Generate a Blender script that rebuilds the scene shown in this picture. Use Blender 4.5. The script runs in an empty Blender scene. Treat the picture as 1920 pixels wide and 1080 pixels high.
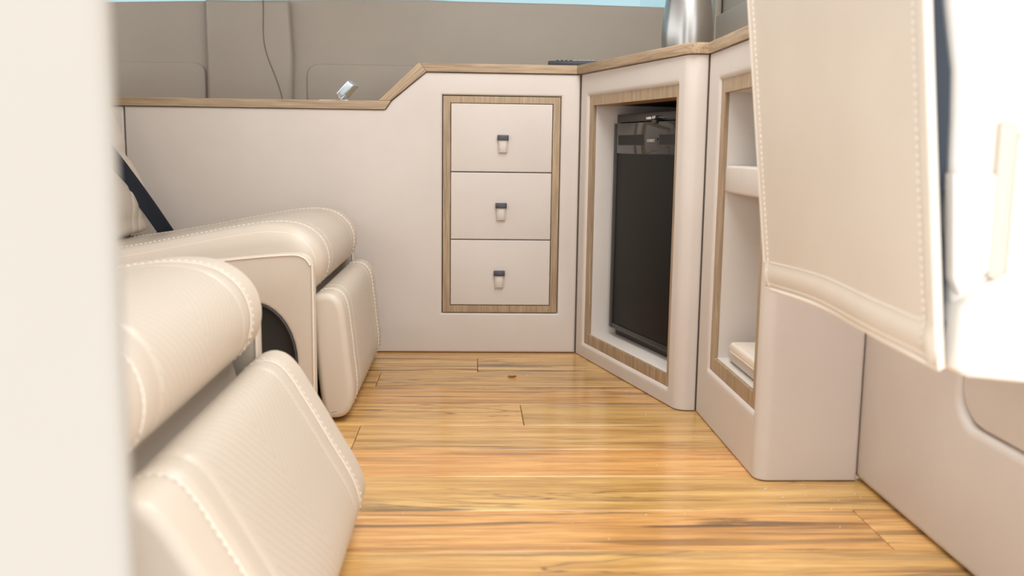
import bpy, bmesh, math, random
from mathutils import Vector, Matrix
random.seed(7)
S = bpy.context.scene
COL = S.collection
PI = math.pi

# ---------------------------------------------------------------- camera
f_px, yaw, pitch, roll = 1804.2, .0437, .1438, .0132
cd = bpy.data.cameras.new('camera'); cam = bpy.data.objects.new('camera', cd); COL.objects.link(cam)
cd.sensor_width = 36.0; cd.lens = f_px/1920*36.0
cd.clip_start = .02; cd.clip_end = 60
fwd = Vector((math.sin(yaw)*math.cos(pitch), math.cos(yaw)*math.cos(pitch), -math.sin(pitch)))
rt = Vector((math.cos(yaw), -math.sin(yaw), 0)); up = rt.cross(fwd)
r2 = rt*math.cos(roll)+up*math.sin(roll); u2 = up*math.cos(roll)-rt*math.sin(roll)
M3 = Matrix((r2, u2, -fwd)).transposed()
cam.matrix_world = Matrix.Translation((0, 0, .55)) @ M3.to_4x4()
cd.dof.use_dof = True; cd.dof.focus_distance = 2.25; cd.dof.aperture_fstop = 5.0
S.camera = cam

# ---------------------------------------------------------------- world, sun, exposure
w = bpy.data.worlds.new('sky'); S.world = w; w.use_nodes = True
nt = w.node_tree; nt.nodes.clear()
bg = nt.nodes.new('ShaderNodeBackground'); wo = nt.nodes.new('ShaderNodeOutputWorld')
bg.inputs[0].default_value = (.93, .97, 1.0, 1); bg.inputs[1].default_value = 2.7
nt.links.new(bg.outputs[0], wo.inputs[0])
sd = bpy.data.lights.new('sun', 'SUN'); sun = bpy.data.objects.new('sun', sd); COL.objects.link(sun)
sd.energy = .7; sd.angle = math.radians(6); sd.color = (1, .95, .88)
sun.rotation_euler = Vector((-.10, .34, -1)).to_track_quat('-Z', 'Y').to_euler()
pd = bpy.data.lights.new('door_daylight', 'AREA'); po = bpy.data.objects.new('door_daylight', pd); COL.objects.link(po)
pd.shape = 'RECTANGLE'; pd.size = 1.9; pd.size_y = 1.75; pd.cycles.is_portal = True
po.location = (.45, .30, .60); po.rotation_euler = (math.radians(90), 0, 0)
for nm, lx, ly, sx, sy, en in (('added_roof_fill', .32, 1.25, .8, .9, 14.0), ('added_roof_fill', .25, 1.95, .6, .7, 7.0)):  # unseen fill lights added under the ceiling to brighten the van's depth
    ad = bpy.data.lights.new(nm, 'AREA'); ao = bpy.data.objects.new(nm, ad); COL.objects.link(ao)
    ad.shape = 'RECTANGLE'; ad.size = sx; ad.size_y = sy; ad.energy = en; ad.color = (.94, .98, 1.0); ao.location = (lx, ly, 1.465)
S.view_settings.view_transform = 'Standard'; S.view_settings.look = 'None'
S.view_settings.gamma = 1; S.view_settings.use_curve_mapping = False
S.view_settings.exposure = 0.12

# ---------------------------------------------------------------- materials
def new_mat(name):
    m = bpy.data.materials.new(name); m.use_nodes = True
    n = m.node_tree.nodes; b = n['Principled BSDF']
    return m, n, m.node_tree.links, b
def plain(name, col, rough=.5, metal=0, **kw):
    m, n, l, b = new_mat(name)
    b.inputs['Base Color'].default_value = (*col, 1); b.inputs['Roughness'].default_value = rough
    b.inputs['Metallic'].default_value = metal
    for k, v in kw.items(): b.inputs[k.replace('_', ' ')].default_value = v
    return m
def N(n, t, **kw):
    x = n.new(t)
    for k, v in kw.items():
        if k in ('operation', 'data_type', 'blend_type', 'noise_dimensions', 'feature', 'attribute_name', 'wave_type', 'interpolation_type'): setattr(x, k, v)
    return x
def math_node(n, l, op, a, b=None, c=None):
    x = n.new('ShaderNodeMath'); x.operation = op
    for i, v in enumerate((a, b, c)):
        if v is None: continue
        if isinstance(v, (int, float)): x.inputs[i].default_value = v
        else: l.new(v, x.inputs[i])
    return x.outputs[0]
def leather(name, col, rough=.42, grain=700, bump=.12, mottle=.05):
    m, n, l, b = new_mat(name)
    tc = n.new('ShaderNodeTexCoord')
    big = n.new('ShaderNodeTexNoise'); big.inputs['Scale'].default_value = 5; big.inputs['Detail'].default_value = 4
    l.new(tc.outputs['Object'], big.inputs['Vector'])
    rp = n.new('ShaderNodeValToRGB'); rp.color_ramp.elements[0].position = .3; rp.color_ramp.elements[1].position = .75
    rp.color_ramp.elements[0].color = (*[c*(1-mottle) for c in col], 1); rp.color_ramp.elements[1].color = (*[min(1, c*(1+mottle*.6)) for c in col], 1)
    l.new(big.outputs[0], rp.inputs[0]); l.new(rp.outputs[0], b.inputs['Base Color'])
    v = n.new('ShaderNodeTexVoronoi'); v.inputs['Scale'].default_value = grain; l.new(tc.outputs['Object'], v.inputs['Vector'])
    bp = n.new('ShaderNodeBump'); bp.inputs['Strength'].default_value = bump; bp.inputs['Distance'].default_value = .0006
    l.new(v.outputs[0], bp.inputs['Height'])
    lo = n.new('ShaderNodeTexNoise'); lo.inputs['Scale'].default_value = 9; l.new(tc.outputs['Object'], lo.inputs['Vector'])
    bp2 = n.new('ShaderNodeBump'); bp2.inputs['Strength'].default_value = .25; bp2.inputs['Distance'].default_value = .004
    l.new(lo.outputs[0], bp2.inputs['Height']); l.new(bp.outputs[0], bp2.inputs['Normal'])
    l.new(bp2.outputs[0], b.inputs['Normal'])
    b.inputs['Roughness'].default_value = rough; b.inputs['Specular IOR Level'].default_value = .35
    return m
def seat_leather(name, col, seam_in, chev=True):
    """centre panel and bands read from the UV map: u = distance across the seat, v = length along it"""
    m, n, l, b = new_mat(name)
    uv = n.new('ShaderNodeUVMap'); uv.uv_map = 'UVMap'; sp = n.new('ShaderNodeSeparateXYZ'); l.new(uv.outputs[0], sp.inputs[0])
    U, V = sp.outputs[0], sp.outputs[1]
    au = math_node(n, l, 'ABSOLUTE', U)
    # perforation dots
    def dots(pitch):
        a = math_node(n, l, 'FRACT', math_node(n, l, 'DIVIDE', math_node(n, l, 'ADD', U, V), pitch))
        c = math_node(n, l, 'FRACT', math_node(n, l, 'DIVIDE', math_node(n, l, 'SUBTRACT', U, V), pitch))
        a = math_node(n, l, 'POWER', math_node(n, l, 'SUBTRACT', a, .5), 2); c = math_node(n, l, 'POWER', math_node(n, l, 'SUBTRACT', c, .5), 2)
        return math_node(n, l, 'LESS_THAN', math_node(n, l, 'ADD', a, c), .055)
    inband = math_node(n, l, 'MULTIPLY', math_node(n, l, 'GREATER_THAN', au, seam_in), math_node(n, l, 'LESS_THAN', au, seam_in+.045))
    centre = math_node(n, l, 'LESS_THAN', au, seam_in-.004)
    d = math_node(n, l, 'MULTIPLY', dots(.0062), math_node(n, l, 'ADD', inband, math_node(n, l, 'MULTIPLY', centre, .5)))
    # pressed chevron lines in the centre panel
    k = math_node(n, l, 'FRACT', math_node(n, l, 'DIVIDE', math_node(n, l, 'ADD', math_node(n, l, 'MULTIPLY', au, 1.3), V), .021))
    k = math_node(n, l, 'LESS_THAN', math_node(n, l, 'ABSOLUTE', math_node(n, l, 'SUBTRACT', k, .5)), .07)
    k = math_node(n, l, 'MULTIPLY', k, centre)
    h = math_node(n, l, 'ADD', math_node(n, l, 'MULTIPLY', d, -.6), math_node(n, l, 'MULTIPLY', k, -.55))
    bp = n.new('ShaderNodeBump'); bp.inputs['Strength'].default_value = .8; bp.inputs['Distance'].default_value = .001
    l.new(h, bp.inputs['Height'])
    tc = n.new('ShaderNodeTexCoord'); lo = n.new('ShaderNodeTexNoise'); lo.inputs['Scale'].default_value = 11; l.new(tc.outputs['Object'], lo.inputs['Vector'])
    bp2 = n.new('ShaderNodeBump'); bp2.inputs['Strength'].default_value = .3; bp2.inputs['Distance'].default_value = .004
    l.new(lo.outputs[0], bp2.inputs['Height']); l.new(bp.outputs[0], bp2.inputs['Normal']); l.new(bp2.outputs[0], b.inputs['Normal'])
    mx = n.new('ShaderNodeMix'); mx.data_type = 'RGBA'
    mx.inputs['A'].default_value = (*col, 1); mx.inputs['B'].default_value = (*[c*.72 for c in col], 1)
    l.new(math_node(n, l, 'MULTIPLY', math_node(n, l, 'ADD', d, math_node(n, l, 'MULTIPLY', k,   .7)), .6), mx.inputs['Factor'])
    l.new(mx.outputs['Result'], b.inputs['Base Color'])
    b.inputs['Roughness'].default_value = .4; b.inputs['Specular IOR Level'].default_value = .4
    return m
def oak(name, along='X', c0=(.225, .145, .082), c1=(.47, .335, .205)):
    m, n, l, b = new_mat(name)
    tc = n.new('ShaderNodeTexCoord'); mp = n.new('ShaderNodeMapping')
    s = [260, 260, 260]; s['XYZ'.index(along)] = 9; mp.inputs['Scale'].default_value = s
    l.new(tc.outputs['Object'], mp.inputs[0])
    a = n.new('ShaderNodeTexNoise'); a.inputs['Scale'].default_value = 1; a.inputs['Detail'].default_value = 5; a.inputs['Roughness'].default_value = .65
    l.new(mp.outputs[0], a.inputs['Vector'])
    mp2 = n.new('ShaderNodeMapping'); s2 = [60, 60, 60]; s2['XYZ'.index(along)] = 3; mp2.inputs['Scale'].default_value = s2
    l.new(tc.outputs['Object'], mp2.inputs[0])
    c = n.new('ShaderNodeTexNoise'); c.inputs['Scale'].default_value = 1; c.inputs['Detail'].default_value = 3; l.new(mp2.outputs[0], c.inputs['Vector'])
    mm = math_node(n, l, 'ADD', math_node(n, l, 'MULTIPLY', a.outputs[0], .65), math_node(n, l, 'MULTIPLY', c.outputs[0], .35))
    rp = n.new('ShaderNodeValToRGB'); e = rp.color_ramp.elements
    e[0].position = .36; e[0].color = (*c0, 1); e[1].position = .62; e[1].color = (*c1, 1)
    l.new(mm, rp.inputs[0]); l.new(rp.outputs[0], b.inputs['Base Color'])
    bp = n.new('ShaderNodeBump'); bp.inputs['Strength'].default_value = .15; bp.inputs['Distance'].default_value = .0006
    l.new(a.outputs[0], bp.inputs['Height']); l.new(bp.outputs[0], b.inputs['Normal'])
    b.inputs['Roughness'].default_value = .42
    return m
def floor_wood():
    m, n, l, b = new_mat('walnut_tone_planks')
    tc = n.new('ShaderNodeTexCoord'); at = n.new('ShaderNodeAttribute'); at.attribute_name = 'tone'
    shift = n.new('ShaderNodeCombineXYZ'); l.new(math_node(n, l, 'MULTIPLY', at.outputs['Fac'], 37), shift.inputs[0]); l.new(math_node(n, l, 'MULTIPLY', at.outputs['Fac'], 11), shift.inputs[2])
    ad = n.new('ShaderNodeVectorMath'); ad.operation = 'ADD'; l.new(tc.outputs['Object'], ad.inputs[0]); l.new(shift.outputs[0], ad.inputs[1])
    def noise(sx, sy, det=5, dist=0., r=.6):
        mp = n.new('ShaderNodeMapping'); mp.inputs['Scale'].default_value = (sx, sy, 1); l.new(ad.outputs[0], mp.inputs[0])
        t = n.new('ShaderNodeTexNoise'); t.inputs['Scale'].default_value = 1; t.inputs['Detail'].default_value = det; t.inputs['Roughness'].default_value = r
        t.inputs['Distortion'].default_value = dist; l.new(mp.outputs[0], t.inputs['Vector']); return t.outputs[0]
    fine = noise(14, 420, 4); mid = noise(2.6, 46, 5, .6); big = noise(1.2, 13, 3, .8)
    g = math_node(n, l, 'ADD', math_node(n, l, 'MULTIPLY', fine, .34), math_node(n, l, 'ADD', math_node(n, l, 'MULTIPLY', mid, .40), math_node(n, l, 'MULTIPLY', big, .26)))
    rp = n.new('ShaderNodeValToRGB'); cr = rp.color_ramp; e = cr.elements
    e[0].position = .34; e[0].color = (.31, .155, .052, 1)
    e[1].position = .64; e[1].color = (.80, .51, .205, 1)
    x = e.new(.48); x.color = (.58, .315, .108, 1); x = e.new(.55); x.color = (.70, .41, .15, 1)
    l.new(g, rp.inputs[0])
    hue = n.new('ShaderNodeValToRGB'); hue.color_ramp.interpolation = 'LINEAR'; e = hue.color_ramp.elements
    e[0].position = 0; e[0].color = (1.0, .90, .84, 1); e[1].position = 1; e[1].color = (.96, 1.01, .92, 1)
    x = e.new(.5); x.color = (1, 1, 1, 1)
    l.new(at.outputs['Fac'], hue.inputs[0])
    mu = n.new('ShaderNodeMix'); mu.data_type = 'RGBA'; mu.blend_type = 'MULTIPLY'; mu.inputs['Factor'].default_value = 1
    a2 = n.new('ShaderNodeAttribute'); a2.attribute_name = 'shade'; vs = n.new('ShaderNodeVectorMath'); vs.operation = 'SCALE'
    l.new(hue.outputs[0], vs.inputs[0]); l.new(a2.outputs['Fac'], vs.inputs['Scale'])
    l.new(rp.outputs[0], mu.inputs['A']); l.new(vs.outputs[0], mu.inputs['B'])
    # dark mineral streaks
    st = noise(1.5, 30, 6, 1.4, .62)
    band = noise(.8, 6, 2)
    sk = n.new('ShaderNodeMapRange'); sk.inputs[1].default_value = .51; sk.inputs[2].default_value = .61; l.new(st, sk.inputs[0])
    bk = n.new('ShaderNodeMapRange'); bk.inputs[1].default_value = .40; bk.inputs[2].default_value = .60; l.new(band, bk.inputs[0])
    dk = n.new('ShaderNodeMix'); dk.data_type = 'RGBA'; dk.inputs['B'].default_value = (.075, .045, .033, 1)
    l.new(mu.outputs['Result'], dk.inputs['A']); l.new(math_node(n, l, 'MULTIPLY', math_node(n, l, 'MULTIPLY', sk.outputs[0], bk.outputs[0]), .85), dk.inputs['Factor'])
    l.new(dk.outputs['Result'], b.inputs['Base Color'])
    # thin wandering cracks of dark grain
    cr_ = noise(.9, 9, 4, .9, .55); cm = noise(1.1, 4.5, 2)
    ridge = math_node(n, l, 'ABSOLUTE', math_node(n, l, 'SUBTRACT', cr_, .5))
    r1 = n.new('ShaderNodeMapRange'); r1.inputs[1].default_value = .012; r1.inputs[2].default_value = .001; l.new(ridge, r1.inputs[0])
    r2_ = n.new('ShaderNodeMapRange'); r2_.inputs[1].default_value = .48; r2_.inputs[2].default_value = .60; l.new(cm, r2_.inputs[0])
    dk2 = n.new('ShaderNodeMix'); dk2.data_type = 'RGBA'; dk2.inputs['B'].default_value = (.11, .055, .04, 1)
    l.new(dk.outputs['Result'], dk2.inputs['A']); l.new(math_node(n, l, 'MULTIPLY', math_node(n, l, 'MULTIPLY', r1.outputs[0], r2_.outputs[0]), .8), dk2.inputs['Factor'])
    l.new(dk2.outputs['Result'], b.inputs['Base Color'])
    bp = n.new('ShaderNodeBump'); bp.inputs['Strength'].default_value = .08; bp.inputs['Distance'].default_value = .0008
    l.new(fine, bp.inputs['Height']); l.new(bp.outputs[0], b.inputs['Normal'])
    b.inputs['Roughness'].default_value = .2; b.inputs['Specular IOR Level'].default_value = .5
    return m

CAB = (.61, .535, .475)
M = dict(
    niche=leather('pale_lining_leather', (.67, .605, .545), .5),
    cabinet=leather('taupe_beige_leather', CAB, .45),
    seat=leather('cream_leather', (.57, .485, .395), .40, 500, .16),
    seat_c=seat_leather('perforated_cream_leather', (.57, .485, .395), .165),
    flap=leather('warm_cream_leather', (.67, .58, .48), .38, 600, .1),
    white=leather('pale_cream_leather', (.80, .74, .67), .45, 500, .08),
    wall=leather('grey_beige_wall_leather', (.315, .27, .22), .5),
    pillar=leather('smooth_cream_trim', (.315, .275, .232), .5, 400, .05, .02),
    ox=oak('oak_grain_x', 'X'), oy=oak('oak_grain_y', 'Y'), oz=oak('oak_grain_z', 'Z'),
    od=oak('orange_oak', 'X', (.34, .17, .06), (.50, .28, .11)),
    floor=floor_wood(),
    gap=plain('dark_gap', (.02, .017, .015), .8),
    seam=plain('seam_shadow_thread', (.16, .125, .10), .8),
    thread=plain('ivory_thread', (.86, .80, .72), .5),
    pipe=leather('cream_piping', (.76, .66, .55), .4, 500, .05),
    gloss=plain('gloss_black', (.012, .011, .010), .07, Specular_IOR_Level=.6),
    black=plain('satin_black', (.016, .015, .014), .35),
    door=plain('brown_black_laminate', (.012, .0105, .009), .45, Specular_IOR_Level=.12),
    chrome=plain('chrome', (.75, .75, .76), .12, 1),
    gun=plain('gunmetal_clip', (.075, .072, .08), .38, .6),
    navy=plain('navy_webbing', (.014, .02, .036), .7),
    denim=plain('navy_fabric', (.030, .035, .046), .9),
    letter=plain('silver_lettering', (.7, .7, .7), .4),
    rubber=plain('remote_plastic', (.012, .016, .02), .4),
    bglint=plain('remote_buttons', (.30, .33, .34), .4),
    silver=plain('bright_silver', (.78, .82, .86), .16, .9),
    acr=plain('clear_acrylic', (.95, .97, .97), .05, 0, Transmission_Weight=1.0, IOR=1.3),
)
def steel():
    m, n, l, b = new_mat('brushed_steel')
    tc = n.new('ShaderNodeTexCoord'); mp = n.new('ShaderNodeMapping'); mp.inputs['Scale'].default_value = (6, 6, 700); l.new(tc.outputs['Object'], mp.inputs[0])
    t = n.new('ShaderNodeTexNoise'); t.inputs['Scale'].default_value = 1; t.inputs['Detail'].default_value = 3; l.new(mp.outputs[0], t.inputs['Vector'])
    bp = n.new('ShaderNodeBump'); bp.inputs['Strength'].default_value = .12; bp.inputs['Distance'].default_value = .0004; l.new(t.outputs[0], bp.inputs['Height']); l.new(bp.outputs[0], b.inputs['Normal'])
    b.inputs['Base Color'].default_value = (.38, .36, .34, 1); b.inputs['Metallic'].default_value = 1; b.inputs['Roughness'].default_value = .27
    return m
M['steel'] = steel()
def tint():
    m, n, l, b = new_mat('tinted_window_glass'); n.remove(b)
    tr = n.new('ShaderNodeBsdfTransparent'); tr.inputs[0].default_value = (.42, .505, .52, 1)
    gl = n.new('ShaderNodeBsdfGlossy'); gl.inputs['Roughness'].default_value = .03; mx = n.new('ShaderNodeMixShader'); mx.inputs[0].default_value = .04
    l.new(tr.outputs[0], mx.inputs[1]); l.new(gl.outputs[0], mx.inputs[2]); l.new(mx.outputs[0], n['Material Output'].inputs[0])
    return m
M['tint'] = tint()

# ---------------------------------------------------------------- helpers
def empty(name, loc=(0, 0, 0), label=None, cat=None, group=None, rot=None):
    o = bpy.data.objects.new(name, None); COL.objects.link(o); o.location = loc; o.empty_display_size = .05
    if rot: o.rotation_euler = rot
    if label: o['label'] = label
    if cat: o['category'] = cat
    if group: o['group'] = group
    return o
def link(name, me, mat, parent=None, mw=None, smooth=35, label=None, kind=None, cat=None):
    o = bpy.data.objects.new(name, me); COL.objects.link(o)
    me.materials.clear(); me.materials.append(mat)
    if smooth:
        for p in me.polygons: p.use_smooth = True
        me.set_sharp_from_angle(angle=math.radians(smooth))
    if mw is None: mw = Matrix.Identity(4)
    if parent:                                    # mw is a world matrix; the parent keeps its own place
        o.parent = parent; o.matrix_parent_inverse = Matrix.Identity(4)
        o.matrix_local = wm(parent).inverted() @ mw
    else: o.matrix_world = mw
    if label: o['label'] = label
    if kind: o['kind'] = kind
    if cat: o['category'] = cat
    return o
def wm(o):
    m = o.matrix_basis.copy()
    return (wm(o.parent) @ m) if o.parent else m
def from_bm(bm, name='m'):
    me = bpy.data.meshes.new(name); bm.normal_update(); bm.to_mesh(me); bm.free(); return me
def prism_me(outer, holes=(), thick=.02, bevel=0., res=3):
    """plate with local x,y outline; front face at local z=0, body towards -z"""
    cu = bpy.data.curves.new('c', 'CURVE'); cu.dimensions = '2D'; cu.fill_mode = 'BOTH'
    for poly in (outer, *holes):
        sp = cu.splines.new('POLY'); sp.points.add(len(poly)-1); sp.use_cyclic_u = True
        for p, q in zip(sp.points, poly): p.co = (q[0], q[1], 0, 1)
    cu.extrude = max(thick/2-bevel, 1e-5); cu.bevel_depth = bevel; cu.bevel_resolution = res; cu.offset = -bevel
    o = bpy.data.objects.new('tmp', cu); COL.objects.link(o)
    dg = bpy.context.evaluated_depsgraph_get(); dg.update()
    me = bpy.data.meshes.new_from_object(o.evaluated_get(dg))
    bpy.data.objects.remove(o); bpy.data.curves.remove(cu)
    me.transform(Matrix.Translation((0, 0, -thick/2)))
    bm = bmesh.new(); bm.from_mesh(me); bmesh.ops.remove_doubles(bm, verts=bm.verts, dist=1e-5); bmesh.ops.recalc_face_normals(bm, faces=bm.faces); bm.to_mesh(me); bm.free()
    return me
def frame(origin, xdir, ydir):
    x = Vector(xdir).normalized(); y = Vector(ydir).normalized(); z = x.cross(y)
    m = Matrix((x, y, z)).transposed().to_4x4(); m.translation = Vector(origin); return m
def XZ(y, flip=1):      # local x -> world X, local y -> world Z, local z(front) -> -Y (towards the open door)
    return frame((0, y, 0), (1, 0, 0), (0, 0, 1))
def prism(name, outer, mat, parent, mw, thick=.02, bevel=0., holes=(), **kw):
    return link(name, prism_me(outer, holes, thick, bevel), mat, parent, mw, **kw)
def rect(x0, y0, x1, y1): return [(x0, y0), (x1, y0), (x1, y1), (x0, y1)]
def rrect(x0, y0, x1, y1, r, n=5):
    o = []
    for cx, cy, a in ((x1-r, y0+r, -90), (x1-r, y1-r, 0), (x0+r, y1-r, 90), (x0+r, y0+r, 180)):
        for i in range(n+1):
            t = math.radians(a+90*i/n); o.append((cx+r*math.cos(t), cy+r*math.sin(t)))
    return o
def box_me(x0, x1, y0, y1, z0, z1, b=0., seg=2):
    bm = bmesh.new(); bmesh.ops.create_cube(bm, size=1)
    for v in bm.verts: v.co = Vector(((x0+x1)/2+v.co.x*(x1-x0), (y0+y1)/2+v.co.y*(y1-y0), (z0+z1)/2+v.co.z*(z1-z0)))
    if b: bmesh.ops.bevel(bm, geom=bm.edges[:], offset=b, segments=seg, profile=.5, affect='EDGES')
    return from_bm(bm)
def box(name, x0, x1, y0, y1, z0, z1, mat, parent=None, b=0., mw=None, seg=2, **kw):
    return link(name, box_me(x0, x1, y0, y1, z0, z1, b, seg), mat, parent, mw, **kw)
def tube_me(pts, r, n=8, closed=False):
    pts = [Vector(p) for p in pts]; bm = bmesh.new(); rings = []
    for i, p in enumerate(pts):
        a = pts[i-1] if (i or closed) else p; b = pts[(i+1) % len(pts)] if (i < len(pts)-1 or closed) else p
        t = (b-a).normalized(); s = t.cross(Vector((0, 0, 1)) if abs(t.z) < .9 else Vector((1, 0, 0))).normalized(); q = s.cross(t)
        rings.append([bm.verts.new(p+(s*math.cos(2*PI*k/n)+q*math.sin(2*PI*k/n))*r) for k in range(n)])
    m = len(rings)
    for i in range(m if closed else m-1):
        A, B = rings[i], rings[(i+1) % m]
        for k in range(n): bm.faces.new((A[k], A[(k+1) % n], B[(k+1) % n], B[k]))
    if not closed: bm.faces.new(rings[0][::-1]); bm.faces.new(rings[-1])
    bmesh.ops.recalc_face_normals(bm, faces=bm.faces)
    return from_bm(bm)
def stitches_me(pts, nrm, length=.0055, gap=.0035, r=.0011):
    """beads of thread along a polyline; nrm(i) not needed: beads sit on the line"""
    pts = [Vector(p) for p in pts]; bm = bmesh.new(); acc = 0.; step = length+gap; nxt = gap
    for a, b in zip(pts, pts[1:]):
        L = (b-a).length
        if L < 1e-9: continue
        t = (b-a)/L
        while nxt <= acc+L:
            c = a+t*(nxt-acc); s = t.cross(Vector((.13, .2, 1))).normalized(); q = s.cross(t)
            mt = Matrix((t*length/2, s*r, q*r)).transposed().to_4x4(); mt.translation = c
            bmesh.ops.create_icosphere(bm, subdivisions=1, radius=1, matrix=mt)
            nxt += step
        acc += L
    return from_bm(bm)
def catmull(P, n=6, closed=True):
    P = [Vector(p) for p in P]; o = []; m = len(P)
    for i in range(m if closed else m-1):
        p0 = P[(i-1) % m] if (closed or i) else P[0]; p1 = P[i]; p2 = P[(i+1) % m]; p3 = P[(i+2) % m] if (closed or i+2 < m) else P[-1]
        for k in range(n):
            t = k/n; o.append(.5*((2*p1)+(-p0+p2)*t+(2*p0-5*p1+4*p2-p3)*t*t+(-p0+3*p1-3*p2+p3)*t**3))
    if not closed: o.append(P[-1])
    return o
def offset_ring(P, d):
    """inset of a closed 2D ring (clockwise or not) by d towards the inside"""
    m = len(P); ar = sum(P[i].x*P[(i+1) % m].y-P[(i+1) % m].x*P[i].y for i in range(m)); s = 1 if ar > 0 else -1
    o = []
    for i in range(m):
        t = (P[(i+1) % m]-P[i-1]).normalized(); nrm = Vector((-t.y, t.x))*s; o.append(P[i]+nrm*d)
    return o
def loft_me(prof, half, r, grooves=(), gd=.0025, gw=.007, crown=0., ny=0):
    """profile ring in (x,z) swept along local y from -half to half, ends rounded with radius r, grooves pressed at |y|"""
    ys = set()
    for k in range(8): e = r*(1-math.cos(PI/2*k/7)); ys.add(round(half-e, 5)); ys.add(round(-half+e, 5))
    for g in grooves:
        for q in (-1.2, -.6, 0, .6, 1.2): ys.add(round(g+q*gw, 5)); ys.add(round(-g+q*gw, 5))
    k = 28
    for i in range(1, k): ys.add(round(-half+r+(2*half-2*r)*i/k, 5))
    ys = sorted(ys); bm = bmesh.new(); rings = []; uvl = bm.loops.layers.uv.new('UVMap')
    m = len(prof); arc = [0.]
    for i in range(m): arc.append(arc[-1]+(prof[(i+1) % m]-prof[i]).length)
    for y in ys:
        e = half-abs(y); ins = 0.
        if e < r: ins = r*(1-math.sqrt(max(0, 1-(1-e/r)**2)))
        for g in grooves:
            q = (abs(y)-g)/gw
            if abs(q) < 1.2: ins += gd*(math.cos(q/1.2*PI)*.5+.5)
        ins -= crown*(1-(y/half)**2)
        rings.append([bm.verts.new((p.x, y, p.y)) for p in offset_ring(prof, ins)])
    for j in range(len(ys)-1):
        for i in range(m):
            f = bm.faces.new((rings[j][i], rings[j][(i+1) % m], rings[j+1][(i+1) % m], rings[j+1][i]))
            for lp, (u, v) in zip(f.loops, ((ys[j], arc[i]), (ys[j], arc[i+1]), (ys[j+1], arc[i+1]), (ys[j+1], arc[i]))): lp[uvl].uv = (u, v)
    bm.faces.new(rings[0][::-1]); bm.faces.new(rings[-1])
    bmesh.ops.recalc_face_normals(bm, faces=bm.faces)
    return from_bm(bm)
def padded_me(path, z0, z1, hole=None, r=.010, rh=.009, back=.02, inner_ends=(True, True), ztop=True):
    """upholstered upright skin that follows a plan path; edges and the opening roll inwards. Outward = right of the path direction"""
    P = [Vector(p) for p in path]; cum = [0.]
    for a, b in zip(P, P[1:]): cum.append(cum[-1]+(b-a).length)
    L = cum[-1]
    def at(u):
        u = max(0, min(L, u))
        for i in range(len(P)-1):
            if u <= cum[i+1]+1e-9:
                t = (u-cum[i])/(cum[i+1]-cum[i]); p = P[i].lerp(P[i+1], t); break
        def seg_n(i): d = (P[i+1]-P[i]).normalized(); return Vector((d.y, -d.x))
        n = seg_n(i)
        if t < .5 and i > 0: n = (seg_n(i-1)*(.5-t)+n*(.5+t)).normalized()
        elif t > .5 and i < len(P)-2: n = (n*(1.5-t)+seg_n(i+1)*(t-.5)).normalized()
        return p, n
    F = (0, .06, .2, .4, .65, 1, 1.6, 2.4)
    us = set(round(c, 5) for c in cum); zs = set()
    for f in F:
        us |= {round(f*r, 5), round(L-f*r, 5)}; zs |= {round(z0+f*r*.6, 5), round(z1-f*r*.6, 5)}
        if hole:
            us |= {round(hole[0]-f*rh, 5), round(hole[1]+f*rh, 5)}; zs |= {round(hole[2]-f*rh, 5), round(hole[3]+f*rh, 5)}
    for i in range(1, 30): us.add(round(L*i/30, 5))
    for i in range(1, 24): zs.add(round(z0+(z1-z0)*i/24, 5))
    def clean(s, lo, hi):
        s = sorted(x for x in s if lo <= x <= hi); o = []
        for x in s:
            if not o or x-o[-1] > 2e-4: o.append(x)
        return o
    us = clean(us, 0, round(L, 5)); zs = clean(zs, z0, z1)
    if hole:   # snap the opening's own lines
        for k, arr in ((0, us), (1, us), (2, zs), (3, zs)):
            j = min(range(len(arr)), key=lambda q: abs(arr[q]-hole[k])); arr[j] = hole[k]
    def roll(d, R):
        if d >= R: return 0.
        return R*(1-math.sqrt(max(0, 1-(1-d/R)**2)))
    bm = bmesh.new(); G = {}
    for i, u in enumerate(us):
        p, n = at(u)
        for j, z in enumerate(zs):
            d = 0.
            if inner_ends[0]: d = max(d, roll(u, r))
            if inner_ends[1]: d = max(d, roll(L-u, r))
            d = max(d, roll((z-z0)/.6, r)*.6, roll((z1-z)/.6, r)*.6 if ztop else 0)
            if hole:
                du = max(hole[0]-u, u-hole[1], 0); dz = max(hole[2]-z, z-hole[3], 0); dd = math.hypot(du, dz)
                d = max(d, roll(dd, rh))
            q = p-n*d; G[i, j] = bm.verts.new((q.x, q.y, z))
    for i in range(len(us)-1):
        for j in range(len(zs)-1):
            uc = (us[i]+us[i+1])/2; zc = (zs[j]+zs[j+1])/2
            if hole and hole[0] < uc < hole[1] and hole[2] < zc < hole[3]: continue
            bm.faces.new((G[i, j], G[i+1, j], G[i+1, j+1], G[i, j+1]))
    for v in [v for v in bm.verts if not v.link_faces]: bm.verts.remove(v)
    nrm = {}
    ed = [e for e in bm.edges if len(e.link_faces) == 1]
    bm.normal_update()
    res = bmesh.ops.extrude_edge_only(bm, edges=ed)
    newv = [g for g in res['geom'] if isinstance(g, bmesh.types.BMVert)]
    for v in newv:
        # move straight inwards, using the path normal nearest to the vertex
        best = min(range(len(P)-1), key=lambda i: dist_seg(v.co.xy, P[i], P[i+1]))
        d = (P[best+1]-P[best]).normalized(); n = Vector((d.y, -d.x)); v.co.x -= n.x*back; v.co.y -= n.y*back
    return from_bm(bm)
def dist_seg(p, a, b):
    t = max(0, min(1, (p-a).dot(b-a)/(b-a).length_squared)); return (p-(a+(b-a)*t)).length
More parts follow.
